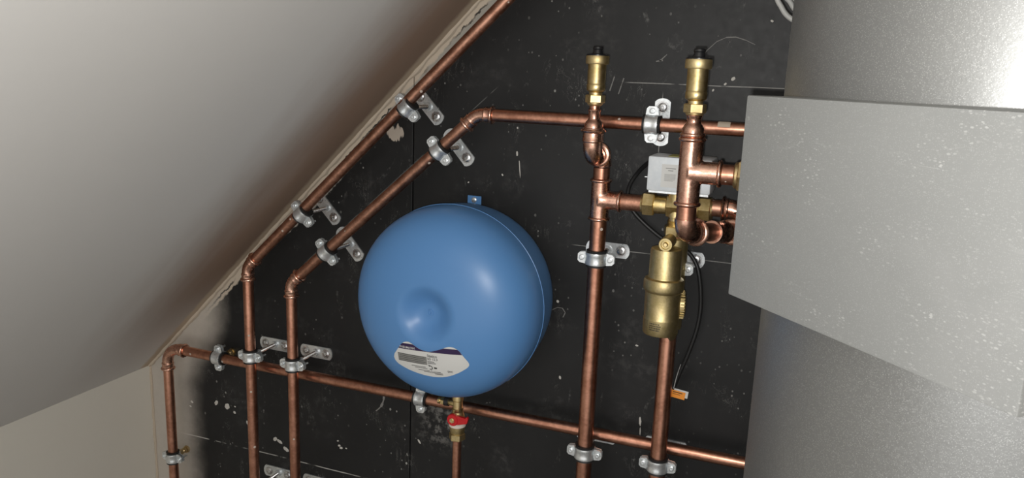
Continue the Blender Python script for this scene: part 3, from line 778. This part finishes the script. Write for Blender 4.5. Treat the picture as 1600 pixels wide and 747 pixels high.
m = MB(); ax = unit((1, .25, 0)); ce_ = V((XS + .002, YS + .018, 1.238)); n1 = V((0, 0, 1)); n2 = ax.cross(n1)
for i in range(28):
    a = 2 * PI * i / 28; q = ce_ + ax * .026 + (n1 * math.cos(a) + n2 * math.sin(a)) * .0230
    m.sweep([q - ax * .0035, q + ax * .0035], .0011, 6)
kn = m.build('knurling', 'brass_cast', capo, ang=32); kn['kind'] = 'stuff'
m = MB()
for row, zz in enumerate((1.2130, 1.2095, 1.2060, 1.2025)):
    a = -2.05
    while a < -1.45:
        wd = random.uniform(.02, .06); Rr = .0294
        m.add([(XS + Rr * math.cos(q), YS + Rr * math.sin(q), z) for q, z in ((a, zz), (a + wd, zz), (a + wd, zz + .0018), (a, zz + .0018))], [(0, 1, 2, 3)]); a += wd + random.uniform(.015, .04)
pm = m.build('printed_marking', 'ink', sp, False); pm['kind'] = 'stuff'
m = MB(); m.lathe([(0, .008), (.004, .008), (.005, .005)], (XS + .020, YS - .006, 1.192), (.6, -.4, -.3), 12); m.build('drain_plug', 'brass_dull', sp)

# ---------------------------------------------------------------- cables and tag
def smooth_path(pts, n=10):
    pts = [V(p) for p in pts]; out = []
    P = [pts[0]] + pts + [pts[-1]]
    for i in range(1, len(P) - 2):
        for k in range(n):
            t = k / n; a, b, c, d = P[i-1], P[i], P[i+1], P[i+2]
            out.append(.5 * ((2*b) + (c - a)*t + (2*a - 5*b + 4*c - d)*t*t + (3*b - a - 3*c + d)*t**3))
    out.append(pts[-1]); return out
m = MB(); m.sweep(smooth_path([(-.252, -.075, 1.462), (-.262, -.055, 1.460), (-.285, -.022, 1.440), (-.302, -.014, 1.412), (-.303, -.012, 1.385), (-.288, -.012, 1.362), (-.255, -.012, 1.335), (-.225, -.014, 1.318), (-.195, -.016, 1.308), (-.176, -.020, 1.290), (-.166, -.022, 1.262), (-.160, -.022, 1.215), (-.163, -.022, 1.170), (-.175, -.022, 1.120), (-.186, -.022, 1.085), (-.1935, -.022, 1.058)]), .0038, 10)
o = m.build('actuator_cable', 'cable'); tag(o, 'thin black cable looping from the actuator behind the brass separator', 'cable')
m = MB()
tg = thing('cable_tag', 'orange and white paper tag tied beside the pipe below the separator', 'tag', (-.185, -.075, 1.05))
ex = V((.95, .0, -.10)).normalized(); ez = V((.10, 0, .95)).normalized(); o0 = V((-.1905, -.0640, 1.068))
def tagquad(a, b, c, d, yy): 
    return MB().prism([o0 + ex * x + ez * z + V((0, yy, 0)) for x, z in ((a, c), (b, c), (b, d), (a, d))], (0, -.0006, 0))
tagquad(.003, .0280, -.0095, .0035, .0).build('white_flag', 'white', tg, False)
of = tagquad(-.001, .0235, -.0130, .0005, -.001).build('orange_flag', 'orange', tg, False)
tagquad(.002, .0185, -.0030, -.0018, -.0018).build('print_line', 'ink', of, False); tagquad(.002, .0150, -.0062, -.0056, -.0018).build('print_line', 'ink', of, False)
m = MB(); m.sweep(smooth_path([(-.1885, -.064, 1.070), (-.1865, -.050, 1.090), (-.1850, -.026, 1.102)], 5), .0006, 6); m.build('tie', 'white', tg)
for k, (lab, pts) in enumerate((('outer grey cable looping at the top beside the tank', [(-.062, -.20, 1.85), (-.076, -.20, 1.735), (-.066, -.20, 1.700), (-.044, -.20, 1.682), (.0, -.19, 1.674), (.06, -.12, 1.67)]),
                                ('middle grey cable looping at the top beside the tank', [(-.054, -.195, 1.85), (-.066, -.19, 1.735), (-.056, -.19, 1.708), (-.040, -.19, 1.694), (.0, -.18, 1.684), (.06, -.10, 1.68)]),
                                ('inner grey cable looping at the top beside the tank', [(-.050, -.215, 1.85), (-.064, -.215, 1.745), (-.052, -.215, 1.714), (-.034, -.215, 1.702), (.0, -.205, 1.694), (.06, -.11, 1.69)]))):
    m = MB(); m.sweep(smooth_path(pts), .0036, 12); tag(m.build('grey_cable', 'cable_grey'), lab, 'cable', 'grey cables beside the tank')

# ---------------------------------------------------------------- hot water tank with front box
TX, TY, TR = .2266, -.38, .27
tk = thing('hot_water_tank', 'large grey cylindrical tank at right with a sheet metal box on its front', 'tank', (TX, TY, 0))
m = MB(); m.lathe([(.0, TR - .012), (.004, TR - .004), (.012, TR), (.5, TR), (1.0, TR), (1.5, TR), (1.93, TR), (1.945, TR - .006), (1.95, TR - .02)], (TX, TY, 0), (0, 0, 1), 160)
m.build('jacket', 'jacket', tk, ang=30)
LX, LY = -.073, -.529; BA = .8144; dd = V((math.cos(BA), -math.sin(BA), 0)); mm = V((math.sin(BA), math.cos(BA), 0)); W = .327; zb, zt = 1.375, 1.5865; dep = .17
c0 = V((LX, LY, 0))
m = MB(); fr = [c0, c0 + dd * W, c0 + dd * W + mm * dep, c0 + mm * dep]
m.prism([p + V((0, 0, zb)) for p in fr], (0, 0, zt - zb))
m.build('control_box', 'box', tk, True, .0022, 30)
